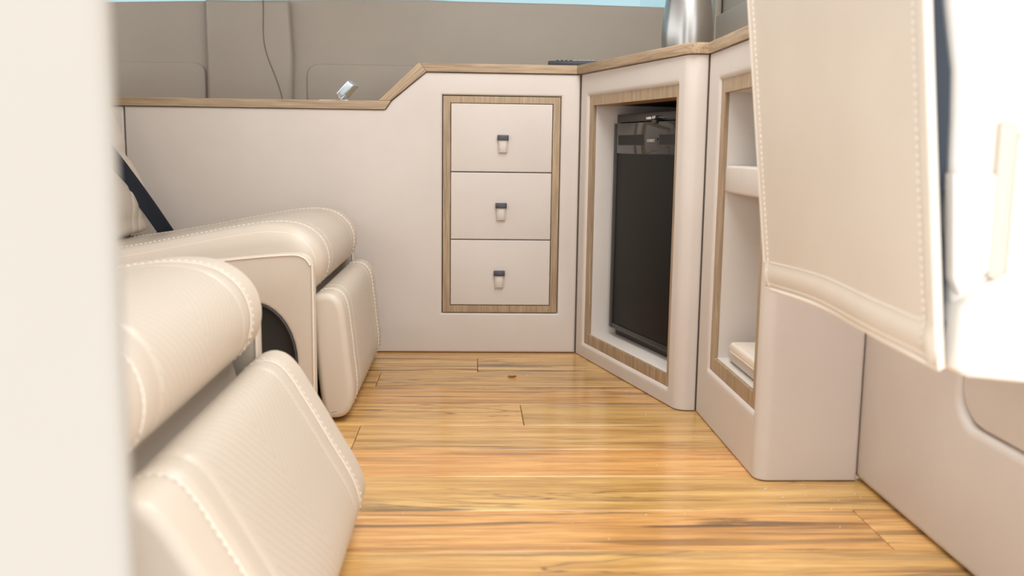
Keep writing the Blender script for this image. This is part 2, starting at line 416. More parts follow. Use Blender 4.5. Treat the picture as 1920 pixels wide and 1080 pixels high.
def arc2(cx, cy, r, a0, a1, n=8):
    return [(cx+r*math.cos(math.radians(a0+(a1-a0)*i/n)), cy+r*math.sin(math.radians(a0+(a1-a0)*i/n))) for i in range(n+1)]

# ================================================================= SETTING
# floor: planks that run across the van, one mesh
YS = [2.90, 2.70, 2.497, 2.337, 2.188, 2.033, 1.873, 1.717, 1.567, 1.412, 1.262, 1.108, .955, .80, .645, .50]
JOIN = {1: [-.9, .35], 2: [-.6, .02, .9], 3: [-.219, 1.1], 4: [-1.2, .5], 5: [-.75, .110], 6: [-.217, 1.3], 7: [-1.0, .95], 8: [-.45, 1.2], 9: [-.8, .598], 10: [-.35, 1.0], 11: [-1.1, .7], 12: [-.5, .4]}
TONE = [.5, .35, .75, .55, .15, .62, .58, .02, .86, .12, .60, .3, .7, .5, .4]
VAL = [.9, .88, .98, .84, .87, .86, .93, 1.06, .98, 1.05, 1.0, 1.02, 1, 1, 1]
bm = bmesh.new(); tones = []; vals = []
for i in range(len(YS)-1):
    xs = [-1.75]+JOIN.get(i, [-.3])+[1.35]
    for k in range(len(xs)-1):
        g = .0006; x0, x1, y1, y0 = xs[k]+g, xs[k+1]-g, YS[i]-g, YS[i+1]+g; b_ = .0014
        lo = [bm.verts.new((x, y, -.01)) for x, y in ((x0, y0), (x1, y0), (x1, y1), (x0, y1))]
        md = [bm.verts.new((x, y, -.0012)) for x, y in ((x0, y0), (x1, y0), (x1, y1), (x0, y1))]
        tp = [bm.verts.new((x, y, 0)) for x, y in ((x0+b_, y0+b_), (x1-b_, y0+b_), (x1-b_, y1-b_), (x0+b_, y1-b_))]
        t = TONE[i]+(.17*(k-1) if i not in (3,) else .1*k); t = max(0, min(1, t))
        fs = [bm.faces.new(tp)]
        for a, b in ((lo, md), (md, tp)):
            for q in range(4): fs.append(bm.faces.new((a[q], a[(q+1) % 4], b[(q+1) % 4], b[q])))
        tones += [t+.001*k+.003*i]*len(fs); vals += [min(1.1, VAL[i]*(1.14 if (i == 5 and k == 1) else 1))]*len(fs)
fme = from_bm(bm); at = fme.attributes.new('tone', 'FLOAT', 'FACE'); at.data.foreach_set('value', tones); at = fme.attributes.new('shade', 'FLOAT', 'FACE'); at.data.foreach_set('value', vals)
fl = link('floor', fme, M['floor'], None, None, smooth=0, kind='structure')
box('floor_bed', -1.75, 1.35, .48, 2.9, -.05, -.0102, M['gap'], None)['kind'] = 'structure'
bpy.data.objects['floor_bed'].name = 'trim_1'

# back wall of the van, above and behind the counter
YB = 2.87
top = [(1.30, .930), (.70, .956), (.55, .964), (.3, .9675), (-.04, .969), (-.13, .971), (-.40, .9665), (-.59, .962), (-.8, .956), (-1.02, .949), (-1.7, .93)]
prism('wall_back', [(-1.7, 0), (1.30, 0)]+top, M['wall'], None, XZ(YB), .04, .006, kind='structure')
# padded panels left and right of the pillar, each with a crease above the counter
def crease_panel(name, x0, x1, z0, z1, r, corner, y):
    pts = [(x0, z0), (x1, z0)]
    if corner == 'R': pts += [(x1, z1-r)]+[(x1-r+r*math.cos(a), z1-r+r*math.sin(a)) for a in (PI/8, PI/4, 3*PI/8)]+[(x1-r, z1), (x0, z1)]
    else: pts += [(x1, z1), (x0+r, z1)]+[(x0+r+r*math.cos(a), z1-r+r*math.sin(a)) for a in (5*PI/8, 6*PI/8, 7*PI/8)]+[(x0, z1-r)]
    prism(name, pts, M['wall'], None, XZ(y), .02, .006, kind='structure')
crease_panel('trim_2', -1.6, -.765, .66, .783, .03, 'R', YB-.006)
crease_panel('trim_3', -.478, .69, .66, .786, .035, 'L', YB-.006)
prism('trim_4', [(-.757, .64), (-.518, .64), (-.512, .80), (-.520, .958), (-.757, .957)], M['wall'], None, XZ(YB-.028), .03, .014, kind='structure')
seam = [(-.592, YB-.0285, .962), (-.5925, YB-.0285, .91), (-.594, YB-.0285, .87), (-.5905, YB-.0285, .83), (-.581, YB-.0285, .795), (-.567, YB-.0285, .758), (-.554, YB-.0285, .722), (-.545, YB-.0285, .69), (-.540, YB-.0285, .655)]
sp_ = [tuple(v) for v in catmull(seam, 5, False)]
link('trim_5', tube_me(sp_, .0016, 6), M['seam'], None, kind='structure')
# window band
prism('window_1', rect(-1.6, .93, 1.25, 1.30), M['tint'], None, XZ(YB+.03), .004, 0, kind='structure')
box('wall_back_header', -1.7, 1.30, YB, YB+.04, 1.28, 1.5, M['wall'], None)['kind'] = 'structure'
bpy.data.objects['wall_back_header'].name = 'wall_back_upper'
box('ceiling', -1.75, 1.35, .42, 2.95, 1.48, 1.52, M['cabinet'], None)['kind'] = 'structure'
box('wall_left', -1.78, -1.74, .42, 2.95, 0, .95, M['wall'], None)['kind'] = 'structure'
# right side above the counter: padded ledge and a recessed panel
WR = .70
box('wall_right_upper', WR+.02, WR+.05, 1.56, 2.87, .70, 1.48, M['wall'], None)['kind'] = 'structure'
mr = frame((WR, 0, 0), (0, -1, 0), (0, 0, 1))      # local x -> -Y, local y -> Z, front faces -X
prism('trim_6', rect(-2.86, .75, -1.56, .936), M['wall'], None, mr, .02, .007, kind='structure')
prism('trim_7', rect(-2.865, .75, -2.82, 1.47), M['wall'], None, frame((WR-.004, 0, 0), (0, -1, 0), (0, 0, 1)), .02, .006, kind='structure')
# right side below: main wall with a rounded notch, inset panel
mr = frame((.657, 0, 0), (0, -1, 0), (0, 0, 1))
ymax = -1.533
notch = [(-1.533, 0), (-.62, 0), (-.62, .196), (-1.165, .196)] + [(-1.195+0.035*math.cos(math.radians(a))*-1*-1, .231+.035*math.sin(math.radians(a))) for a in ()] 
nb = [(-1.175, .196)]+[(-1.197-.038*math.sin(math.radians(a)), .234-.038*math.cos(math.radians(a))) for a in (0, 22, 45, 67, 90)]+[(-1.236, .30), (-1.244, .74), (-1.560, .74)]
prism('wall_right', [(-1.560, .002), (-.62, .002), (-.62, .196)]+nb[1:], M['cabinet'], None, mr, .05, .013, kind='structure')
prism('trim_8', [(-.62, .1985), (-1.174, .1985), (-1.195, .2015), (-1.212, .210), (-1.224, .221), (-1.2325, .238), (-1.2335, .30), (-1.2415, .74), (-.62, .74)], M['cabinet'], None, frame((.6615, 0, 0), (0, -1, 0), (0, 0, 1)), .03, .004, kind='structure')
box('wall_right_core', .695, .705, .62, 1.50, .05, .74, M['gap'], None)['kind'] = 'structure'
bpy.data.objects['wall_right_core'].name = 'trim_10'
box('wall_right_outer', .75, .78, .42, 1.56, 0, .80, M['wall'], None)['kind'] = 'structure'
bpy.data.objects['wall_right_outer'].name = 'wall_front'

# near door pillar at the left edge of the picture
pl = arc2(-.168, .385, .025, 0, -90, 8)[::-1]
pts = [(-.60, .36)]+[(-.1385+.006*math.sin(math.radians(a)), .366-.006*math.cos(math.radians(a))) for a in range(0, 91, 10)]+[(-.1330, .371), (-.165, .44), (-.60, .45)]
prism('trim_9', pts, M['pillar'], None, Matrix.Translation((0, 0, 1.45)), 1.6, .002, kind='structure', smooth=30)

# ================================================================= CABINETS
YF = 2.562
A = Vector((.2864, 2.562)); B = Vector((.4417, 1.9785)); dAB = (B-A).normalized(); nAB = Vector((dAB.y, -dAB.x))   # nAB points to the aisle
# --- drawer cabinet
dc = empty('drawer_cabinet', (-.3, 2.562, 0), 'long low beige leather cabinet with three drawers and a stepped top along the back wall', 'cabinet')
outline = [(-.896, .001), (.2855, .001), (.2855, .7445), (-.1185, .7445), (-.209, .6695), (-.2105, .6675), (-.2245, .6465), (-.896, .6465)]
prism('cabinet_body', outline, M['cabinet'], dc, XZ(YF), .03, .007, holes=[rect(-.0765, .1095, .2355, .6865)])
prism('drawer_surround', rect(-.0745, .1115, .2335, .6845), M['oy'], dc, XZ(YF+.0015), .02, .001, holes=[rect(-.055, .1305, .2145, .667)], label='light oak drawer surround')
box('drawer_carcass', -.0535, .213, YF+.012, YF+.30, .132, .6655, M['gap'], dc, label='dark gap behind the drawer fronts')
box('back_carcass', -.88, -.24, YF+.03, YF+.29, .01, .645, M['cabinet'], dc)
prism('side_panel', rect(-1.55, .001, -.899, .6465), M['cabinet'], dc, XZ(YF+.003), .03, .006, label='separate leather panel behind the far seat')
zs = [(.4885, .6655), (.3095, .4865), (.1320, .3075)]
lab = ['top', 'middle', 'bottom']
for i, (z0, z1) in enumerate(zs):
    d = prism('drawer', rect(-.0535, z0, .2130, z1), M['cabinet'], dc, XZ(YF-.001), .014, .003)
    xc = .083-.003*i; zc = [.578, .400, .219][i]
    bm = bmesh.new(); me = box_me(xc-.0148, xc+.0148, YF-.0135, YF-.001, zc-.0065, zc+.007, .0006)
    link('handle_clip', me, M['gun'], d, label='dark metal clip')
    prof = [(.001, .004), (.010, .002), (.0115, -.010), (.0105, -.024), (.0085, -.030), (.003, -.032), (.001, -.03)]
    pm = prism_me([(a, b_) for a, b_ in prof], (), .0225, .001)
    link('pull_tab', pm, M['cabinet'], d, frame((xc-.01125, YF, zc-.008), (0, -1, 0), (0, 0, 1)) @ Matrix.Identity(4), label='folded leather pull tab')
    bmx = bmesh.new(); bmx.free()
    for sx in (-1, 1):
        st = stitches_me([(xc+sx*.0085, YF-.0118, zc-.010), (xc+sx*.0085, YF-.0112, zc-.034)], None, .003, .0012, .0006)
        if sx == -1: s1 = st
    tmp = bmesh.new(); tmp.from_mesh(s1); tmp.from_mesh(st)
    link('tab_stitching', from_bm(tmp), M['seam'], d, label='brown stitching')

# --- fridge cabinet
fc = empty('fridge_cabinet', (.38, 2.25, 0), 'angled beige leather cabinet with an oak framed opening round the black fridge', 'cabinet')
Cx, Cy = .4815, 1.9785
path = [tuple(A+dAB*.002)]
rc = .030
# rounded corner between the slanting face and the short front strip
a0 = math.degrees(math.atan2(nAB.y, nAB.x))          # direction of the outward normal of the face
tl = rc*math.tan(math.radians((270-(a0 % 360))/2)) if True else 0
p1 = B-dAB*tl; cen = p1-nAB*rc
path += [tuple(A+dAB*.3), tuple(p1)]
for k in range(1, 9):
    a = math.radians((a0 % 360)+(270-(a0 % 360))*k/8); path.append((cen.x+rc*math.cos(a), cen.y+rc*math.sin(a)))
path.append((Cx, cen.y-rc))
HOLE = (.049, .549, .040, .686)
link('cabinet_body', padded_me(path, .001, .7445, HOLE, .004, .011, .03), M['cabinet'], fc, smooth=60)
box('joint_strip', .455, .4818, 1.984, 2.03, .004, .742, M['seam'], fc, label='dark joint')
box('joint_strip',     .2862, .2945, 2.567, 2.585, .004, .742, M['seam'], fc, label='dark joint')
mf = frame((A.x-nAB.x*.006, A.y-nAB.y*.006, 0), (dAB.x, dAB.y, 0), (0, 0, 1))       # local x=u, y=z, front faces the aisle
def uf(off): return frame((A.x+nAB.x*off, A.y+nAB.y*off, 0), (dAB.x, dAB.y, 0), (0, 0, 1))
prism('opening_surround', rect(.046, .037, .556, .689), M['oy'], fc, mf, .009, .0008, holes=[rect(.0735, .066, .538, .662)], label='light oak surround')
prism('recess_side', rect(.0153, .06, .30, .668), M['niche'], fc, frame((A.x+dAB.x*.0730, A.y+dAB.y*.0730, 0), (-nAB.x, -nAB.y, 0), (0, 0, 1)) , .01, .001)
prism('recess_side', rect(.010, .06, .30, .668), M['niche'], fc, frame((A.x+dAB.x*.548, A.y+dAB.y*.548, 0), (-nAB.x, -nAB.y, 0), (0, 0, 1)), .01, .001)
m_ = uf(0)
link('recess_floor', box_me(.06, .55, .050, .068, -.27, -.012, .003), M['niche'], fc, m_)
link('recess_ceiling', box_me(.06, .55, .662, .672, -.07, -.012, 0), M['od'], fc, m_, label='bare orange wood strip')
link('recess_ceiling', box_me(.06, .55, .6635, .676, -.27, -.07, 0), M['gap'], fc, m_, label='dark rear part')
link('recess_back', box_me(.06, .55, .05, .68, -.28, -.27, 0), M['gap'], fc, m_)
# --- fridge
fr = empty('refrigerator', tuple((A+dAB*.3-nAB*.15).to_3d()+Vector((0, 0, .068))), 'small built in black refrigerator standing in the angled cabinet', 'refrigerator')
D = -.055
def fb(name, u0, u1, z0, z1, d0, d1, mat, b=.001, par=None, **kw): return link(name, box_me(u0, u1, z0, z1, d1, d0, b), mat, par or fr, m_, **kw)
fb('housing', .092, .515, .0685, .634, D-.022, D-.20, M['black'], .002)
dr = fb('door', .098, .508, .090, .617, D-.003, D-.02, M['black'], .003)
fb('door_trim', .098, .118, .0905, .6165, D, D-.004, M['black'], .0015, dr, label='black edge strip')
fb('door_trim', .490, .508, .0905, .6165, D, D-.004, M['black'], .0015, dr, label='black edge strip')
fb('door_trim', .118, .490, .0905, .104, D, D-.004, M['black'], .0015, dr, label='black edge strip')
fb('door_panel', .1185, .4895, .1045, .540, D-.0015, D-.005, M['door'], .0008, dr, label='satin brown black panel')
fb('control_strip', .1185, .4895, .5415, .6165, D, D-.006, M['gloss'], .001, dr, label='glossy black strip')
for u0, u1 in ((.126, .276), (.360, .488)):
    fb('handle_recess', u0, u1, .5615, .588, D+.0006, D-.003, M['black'], .0002, dr, label='dark finger recess')
    fb('recess_shadow', u0+.003, u1-.003, .563, .5865, D+.0009, D-.002, M['gap'], 0, dr)
fb('hinge_bar', .088, .50, .6185, .640, D-.012, D-.03, M['black'], .002)
fb('latch', .298, .325, .622, .6285, D+.006, D-.02, M['chrome'], .001, label='chrome latch')
fb('latch', .332, .337, .622, .630, D+.006, D-.02, M['chrome'], .001, label='chrome pin')
fb('latch', .341, .347, .623, .630, D+.006, D-.02, M['chrome'], .001, label='chrome pin')
fb('latch_plate', .326, .350, .6125, .621, D+.004, D-.012, M['black'], .001)
tx = bpy.data.curves.new('t', 'FONT'); tx.body = 'DOMETIC'; tx.size = .0095; tx.extrude = .0002; tx.align_x = 'CENTER'; tx.align_y = 'CENTER'
to = bpy.data.objects.new('tmp', tx); COL.objects.link(to); dg = bpy.context.evaluated_depsgraph_get(); dg.update()
tme = bpy.data.meshes.new_from_object(to.evaluated_get(dg)); bpy.data.objects.remove(to)
link('lettering', tme, M['letter'], dr, m_ @ Matrix.Translation((.318, .5725, D+.0004)), smooth=0, label='small silver brand lettering')

# --- shelf cabinet
sc = empty('shelf_cabinet', (.57, 1.75, 0), 'tall narrow beige leather cabinet with an open oak framed shelf niche beside the fridge cabinet', 'cabinet')
SX = .482; SY0 = 1.539
rc2 = .022
path = [(SX, 1.9765), (SX, 1.75), (SX, SY0+rc2)]+[(SX+rc2-rc2*math.cos(math.radians(a)), SY0+rc2-rc2*math.sin(math.radians(a))) for a in range(11, 91, 11)]+[(SX+rc2, SY0), (.655, SY0)]
# opening in path units: u = 1.9765 - Y
HO = (1.9765-1.891, 1.9765-1.572, .114, .687)
link('cabinet_body', padded_me(path, .001, .7445, HO, .005, .010, .03), M['cabinet'], sc, smooth=60)
box('joint_strip', .4822, .52, 1.9795, 1.99, .002, .7445, M['seam'], sc, label='dark joint')
ms = frame((SX+.005, 0, 0), (0, -1, 0), (0, 0, 1))
prism('opening_surround', rect(-1.8945, .111, -1.569, .690), M['oy'], sc, ms, .009, .0008, holes=[rect(-1.8675, .141, -1.595, .662)], label='light oak surround')
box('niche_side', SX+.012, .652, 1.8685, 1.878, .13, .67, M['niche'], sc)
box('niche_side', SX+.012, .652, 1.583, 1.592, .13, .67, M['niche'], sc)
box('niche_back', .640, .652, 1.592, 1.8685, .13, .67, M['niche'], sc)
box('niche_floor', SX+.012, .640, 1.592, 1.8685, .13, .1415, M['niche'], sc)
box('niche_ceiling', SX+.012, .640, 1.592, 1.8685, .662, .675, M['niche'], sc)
box('shelf', SX+.012, .639, 1.593, 1.867, .471, .523, M['cabinet'], sc, .005, seg=3)
# clear acrylic box on the shelf
ab = empty('acrylic_box', (.57, 1.82, .5235), 'clear upright acrylic box on the leather shelf beside the fridge', 'box')
link('box_body', prism_me(rrect(-.05, -.05, .025, .02, .006), [rrect(-.047, -.047, .022, .017, .004)], .058, .0005), M['acr'], ab, Matrix.Translation((.598, 1.80, .5816)), smooth=30)
link('lid', prism_me(rrect(-.052, -.052, .027, .022, .006), (), .003, .0005), M['acr'], ab, Matrix.Translation((.598, 1.80, .585)), smooth=30)
# little leather box at the bottom of the niche
lb = empty('leather_box', (.57, 1.74, .142), 'small cream leather box with a piped lid on the floor of the shelf niche', 'box')
box('box_body', .506, .632, 1.640, 1.835, .1425, .180, M['cabinet'], lb, .010, seg=4)
link('lid', box_me(.500, .625, 1.635, 1.800, .166, .188, .006, 3), M['pipe'], lb, label='paler raised lid')
link('piping', tube_me([(.502, 1.640, .170), (.502, 1.795, .170), (.508, 1.802, .170), (.62, 1.802, .170)], .0022, 6), M['thread'], lb)

# --- countertop, one worktop with its edges
ct = empty('countertop', (.1, 2.7, .745), 'light oak countertop that steps down to the left and turns forward over the fridge', 'countertop')
OV = .005
prism('lower_top', [(-1.55, .647), (-.2255, .647), (-.2105, .6688), (-1.55, .6688)], M['ox'], ct, XZ(YF-OV), .30, .0008)
sl = Vector((-.141+.242, .765-.6695)).normalized()
# sloped riser in its own axes so that the grain follows the slope
ms_ = frame((-.242, YF-OV, .6692), (sl.x, 0, sl.y), (-sl.y, 0, sl.x))
def loc(p): v = Vector((p[0]+.242, p[1]-.6692)); return (v.dot(sl), v.dot(Vector((-sl.y, sl.x))))
prism('sloped_riser', [loc(p) for p in ((-.242, .6692), (-.2112, .6692), (-.118, .7455), (-.134, .767), (-.142, .7648))], M['ox'], ct, ms_, .295, .0008)
prism('upper_top', [(-.1335, .767), (-.1175, .7452), (.2750, .7452), (.2750, .767)], M['ox'], ct, XZ(YF-OV), .30, .0008)
# over the fridge: grain along the slanting edge
e0 = A+nAB*OV; mm = frame((e0.x, e0.y, .767), (dAB.x, dAB.y, 0), (-dAB.y, dAB.x, 0))
def lp(x, y): v = Vector((x, y))-e0; return (v.dot(dAB), v.dot(Vector((-dAB.y, dAB.x))))
c1 = B+nAB*OV-dAB*.014; c2 = (B.x+.006, B.y-OV-.001); 
poly = [(.2752, 2.5565), tuple(c1), (B.x+.004, B.y-OV-.002), (Cx-.004, B.y-OV-.002), (.655, 1.974), (.695, 2.85), (.2752, 2.85)]
prism('corner_top', [lp(*p) for p in poly], M['ox'], ct, mm, .0218, .0008)
poly = [(Cx-.0045, B.y-OV-.0025), (SX-OV, 1.965), (SX-OV, SY0-OV+.02), (SX+.02, SY0-OV), (.655, SY0-OV), (.655, 1.9735)]
prism('side_top', poly, M['oy'], ct, Matrix.Translation((0, 0, .767)), .0218, .0008)

# ================================================================= SMALL THINGS ON THE COUNTER
def lathe_me(pr, n=48):
    bm = bmesh.new(); R = []
    for r, z in pr: R.append([bm.verts.new((r*math.cos(2*PI*k/n), r*math.sin(2*PI*k/n), z)) for k in range(n)])
    for a, b in zip(R, R[1:]):
        for k in range(n): bm.faces.new((a[k], a[(k+1) % n], b[(k+1) % n], b[k]))
    bm.faces.new(R[0][::-1]); bm.faces.new(R[-1]); bmesh.ops.recalc_face_normals(bm, faces=bm.faces)
    return from_bm(bm)
sk = empty('steel_jug', (.466, 2.125, .7672), 'tapered brushed stainless steel jug on the oak countertop above the fridge', 'jug')
TS = Matrix.Translation((.466, 2.125, .7672))
link('jug_body', lathe_me([(.050, 0), (.0545, .002), (.0558, .02), (.0553, .045), (.053, .07), (.0495, .10), (.045, .13), (.039, .16), (.034, .185), (.032, .20)]), M['steel'], sk, TS, smooth=40)
link('lid', lathe_me([(.033, .2005), (.034, .203), (.034, .222), (.029, .229), (.012, .232)]), M['black'], sk, TS, smooth=40, label='black lid')
rm = empty('remote_control', (.27, 2.62, .7672), 'slim black remote control lying on the upper counter beside the corner', 'remote control')
RM = Matrix.Translation((.272, 2.625, .7672)) @ Matrix.Rotation(math.radians(-6), 4, 'Z')
link('remote_body', box_me(-.068, .075, -.020, .020, .0, .0155, .004, 3), M['rubber'], rm, RM)
for k in range(9):
    for q in range(3): link('button', box_me(-.046+k*.0118, -.040+k*.0118, -.014+q*.0105, -.008+q*.0105, .0155, .0182, .0006), M['bglint'] if k > 3 else M['rubber'], rm, RM)
lt = empty('metal_case', (-.33, 2.60, .669), 'small tilted silver metal case on the lower counter left of the slope', 'case')
LM = Matrix.Translation((-.352, 2.615, .6765)) @ Matrix.Rotation(math.radians(-24), 4, 'Z') @ Matrix.Rotation(math.radians(-43), 4, 'Y')
link('case_body', box_me(0.0, .052, -.016, .016, -.022, 0.0, .003, 3), M['silver'], lt, LM @ Matrix.Translation((.0075, 0, .008)))
link('case_window', box_me(.012, .046, -.0166, -.0155, -.018, -.005, .0003), plain('pale_blue_face', (.55, .68, .75), .2), lt, LM @ Matrix.Translation((.0075, 0, .008)), label='pale blue face')
link('base_plate', box_me(-.40, -.325, 2.590, 2.640, .6692, .6712, .0006), M['silver'], lt)

# ================================================================= SEATS
W = .31
def seat(name, yc, label, leg_rot, leg_z, with_back, leg_scale=1.0):
    root = empty(name, (-.6, yc, 0), label, 'seat', 'cream captain seats along the left side')
    T = Matrix.Translation((0, yc, 0))
    prof = [Vector(p) for p in [(-1.15, .290), (-.92, .314), (-.80, .327), (-.66, .350), (-.54, .374), (-.45, .391), (-.39, .398), (-.340, .391), (-.304, .364), (-.290, .326), (-.297, .288), (-.322, .262), (-.365, .254), (-.45, .252), (-.70, .238), (-1.15, .215)]]
    ring = catmull(prof, 5)
    c = link('seat_cushion', loft_me(ring, W, .042, (.21, .165), .003), M['seat_c'], root, T, smooth=50)
    # visible run of the ring: top rear ... front bottom
    run = ring[5:5*12]
    def on(y, ins, seq=run, full=ring):
        off = offset_ring(full, ins); idx = [full.index(p) for p in seq]
        return [(off[i].x, y, off[i].y) for i in idx]
    for sg in (-1, 1):
        link('piping', tube_me(on(sg*(W-.012), .0165), .0028, 6), M['pipe'], c, T)
        link('stitching', stitches_me(on(sg*.218, -.0004), None, .005, .0046, .0009), M['thread'], c, T, label='ivory decorative stitching')
        link('piping', tube_me(on(sg*(.212), .0015), .0016, 6), M['pipe'], c, T)
    # leg rest
    lp_ = [(-.313, .250), (-.292, .262), (-.268, .258), (-.252, .235), (-.244, .18), (-.238, .12), (-.233, .07), (-.236, .035), (-.250, .014), (-.272, .008), (-.288, .014), (-.298, .05), (-.306, .12), (-.312, .20)]
    piv = Vector((-.312, .255))
    def tr(p):
        v = Vector(p)-piv; v.y *= leg_scale; ca, sa = math.cos(leg_rot), math.sin(leg_rot)
        return piv+Vector((v.x*ca-v.y*sa, v.x*sa+v.y*ca))+Vector((0, leg_z))
    lr = catmull([tr(p) for p in lp_], 5)
    g = link('leg_rest', loft_me(lr, W-.005, .014, (.228, .180), .003), M['seat_c'], root, T, smooth=50)
    seq = lr[0:5*10]
    for sg in (-1, 1):
        link('piping', tube_me(on(sg*(W-.011), .008, seq, lr), .0026, 6), M['pipe'], g, T)
        link('stitching', stitches_me(on(sg*.236, -.0004, seq, lr), None, .005, .0046, .0009), M['thread'], g, T, label='ivory decorative stitching')
        link('piping', tube_me(on(sg*.229, .0015, seq, lr), .0016, 6), M['pipe'], g, T)
    # upholstered base
    box('seat_base', -1.0, -.345, yc-W+.03, yc+W-.03, .015, .262, M['seat'], root, .012, seg=3)
    gus = [(-.352, .272), (-.330, .266), (-.335, .245), (-.330, .225), (-.318, .205), (-.335, .19), (-.355, .19)]
    link('gusset', prism_me([(a, b) for a, b in gus], (), 2*W-.05, .001), M['seat'], root, frame((0, yc-W+.025, 0), (1, 0, 0), (0, 0, 1)), smooth=60)
    # rigid side shells
    for sg in (-1, 1):
        y = yc+sg*(W+.005); out = [(-1.0, .045), (-.312, .045), (-.302, .055), (-.302, .305)]
        out += [(-.330+.028*math.cos(math.radians(a)), .318+.028*math.sin(math.radians(a))) for a in (0, 20, 40, 60, 80)]
        out += [(-.36, .345), (-.49, .332), (-.72, .300), (-1.0, .262)]
        hole = [(-.423+.084*math.cos(t*PI/18), .128+.119*math.sin(t*PI/18)) for t in range(36)]
        hole = [h for h in hole if h[1] > .06]
        yy = y-.016 if sg < 0 else y-.012
        s = prism('side_shell', out, M['seat'], root, XZ(yy), .026, .008, holes=[hole] if sg < 0 else ())
        if sg < 0:
            prism('opening_bowl', [(-.505, .05), (-.335, .05), (-.335, .25), (-.505, .25)], M['gap'], s, XZ(yy+.022), .004, 0, label='black inside of the side opening')
            rim = [(-.423+.083*math.cos(t*PI/18), yy+.003, .128+.118*math.sin(t*PI/18)) for t in range(-6, 25)]
            link('opening_rim', tube_me(rim, .0035, 8), M['black'], s, label='dark grey rim')
        ed = [(-.306, yy-.0005, .06), (-.306, yy-.0005, .30), (-.310, yy-.0005, .322), (-.325, yy-.0005, .338), (-.36, yy-.0005, .3405), (-.49, yy-.0005, .3275), (-.72, yy-.0005, .2955)]
        link('piping', tube_me([tuple(v) for v in catmull(ed, 4, False)], .002, 6), M['pipe'], s)
    if with_back:
        bp_ = [(x-.19, z) for x, z in [(-.64, .33), (-.625, .37), (-.622, .41), (-.630, .45), (-.655, .50), (-.672, .525), (-.672, .55), (-.680, .58), (-.725, .70), (-.768, .82), (-.80, .90), (-.84, .90), (-.87, .80), (-.84, .60), (-.80, .42), (-.78, .33)]]
        br = catmull(bp_, 5)
        b = link('backrest', loft_me(br, W-.02, .026, (.21, .165), .003), M['seat_c'], root, T, smooth=50)
        seq2 = br[0:5*10]
        for sg in (-1, 1): link('piping', tube_me(on(sg*(W-.030), .007, seq2, br), .003, 6), M['pipe'], b, T)
        # belt
        P0 = Vector((-.850, yc+.04, .57)); P1 = Vector((-.768, yc+.308, .305))
        P2 = Vector((-.928, yc-.10, .80)); P3 = Vector((-1.02, yc-.13, .925)); way = [P1, P0, P2, P3]
        bm = bmesh.new(); n_ = 30; rows = []
        for i in range(n_+1):
            t = 3*i/n_; q_ = min(2, int(t)); p = way[q_].lerp(way[q_+1], t-q_)+Vector((.004*math.sin((t-q_)*PI) if q_ == 0 else .0, 0, 0)); wd = Vector((.0175, .002, .007))
            p.x = p.x
            rows.append([bm.verts.new(p+wd*q+Vector((0, dy, 0))) for q, dy in ((-1, 0), (-.55, -.0004), (-.5, .0003), (0, -.0004), (.5, .0003), (.55, -.0004), (1, 0), (1, .0018), (-1, .0018))])
        for r0, r1 in zip(rows, rows[1:]):
            for k in range(9): bm.faces.new((r0[k], r0[(k+1) % 9], r1[(k+1) % 9], r1[k]))
        bm.faces.new(rows[0][::-1]); bm.faces.new(rows[-1])
        bmesh.ops.recalc_face_normals(bm, faces=bm.faces)
        link('seat_belt', from_bm(bm), M['navy'], root, smooth=30, label='dark navy webbing strap')
    return root
seat('captain_seat', 2.192, 'far cream leather seat against the back cabinet, with navy belt and upright leg rest', 0.0, 0, True)
seat('captain_seat', 1.062, 'near cream leather seat beside the pillar, with tilted leg rest in the foreground', math.radians(24), -.014, True, 1.02)

# ================================================================= FRONT SEAT (right)
fs = empty('front_seat', (.52, 1.0, .36), 'pale cream seat back hanging at the right edge with leather flap and navy fabric inside', 'seat')
# flap: a sewn leather sheet, nearly upright, running away from the door
def fx(s, z): return .407-.112*(z-.365)+.004*math.sin(s*7+z*9)*(1-s)*s*4
def fz0(s): return .366+.007*math.sin(PI*min(1, max(0, s)))
bm = bmesh.new(); NS, NT = 44, 60; F0 = {}; F1 = {}
def fpt(s, t):
    z = fz0(s)+t*(1.10-fz0(s)); y = .80+.49*s
    if t < .03 and s > .93: y -= .012*(s-.93)/.07*(1-t/.03)
    return s, y, z
def bump_(s, t):
    y = .49*s; z = t*.72; b = 0.
    if z < .034: b += .004*math.sin(PI*min(1, z/.034))       # rolled hem
    if y < .022: b += .003*math.sin(PI*min(1, y/.022))
    if .49-y < .016: b += .003*math.sin(PI*min(1, (.49-y)/.016))
    b += .006*math.sin(s*5+z*4)*s*(1-s)*2
    return b
Tt = sorted(set([0, .003, .008, .014, .022, .03, .038, .046, .05, .056]+[i/NT for i in range(4, NT+1)]))
Ss = sorted(set([0, .005, .012, .02, .03, .04, .048, .056]+[i/NS for i in range(3, NS-2)]+[.96, .967, .974, .982, .99, .996, 1]))
for i, s in enumerate(Ss):
    for j, t in enumerate(Tt):
        s_, y, z = fpt(s, t); x = fx(s, z)
        F0[i, j] = bm.verts.new((x-bump_(s, t), y, z)); F1[i, j] = bm.verts.new((x+.005, y, z))
a_, b_ = len(Ss), len(Tt)
for i in range(a_-1):
    for j in range(b_-1):
        bm.faces.new((F0[i, j], F0[i, j+1], F0[i+1, j+1], F0[i+1, j])); bm.faces.new((F1[i, j], F1[i+1, j], F1[i+1, j+1], F1[i, j+1]))
for i in range(a_-1):
    bm.faces.new((F0[i, 0], F0[i+1, 0], F1[i+1, 0], F1[i, 0])); bm.faces.new((F0[i, b_-1], F1[i, b_-1], F1[i+1, b_-1], F0[i+1, b_-1]))
for j in range(b_-1):
    bm.faces.new((F0[0, j], F1[0, j], F1[0, j+1], F0[0, j+1])); bm.faces.new((F0[a_-1, j], F0[a_-1, j+1], F1[a_-1, j+1], F1[a_-1, j]))
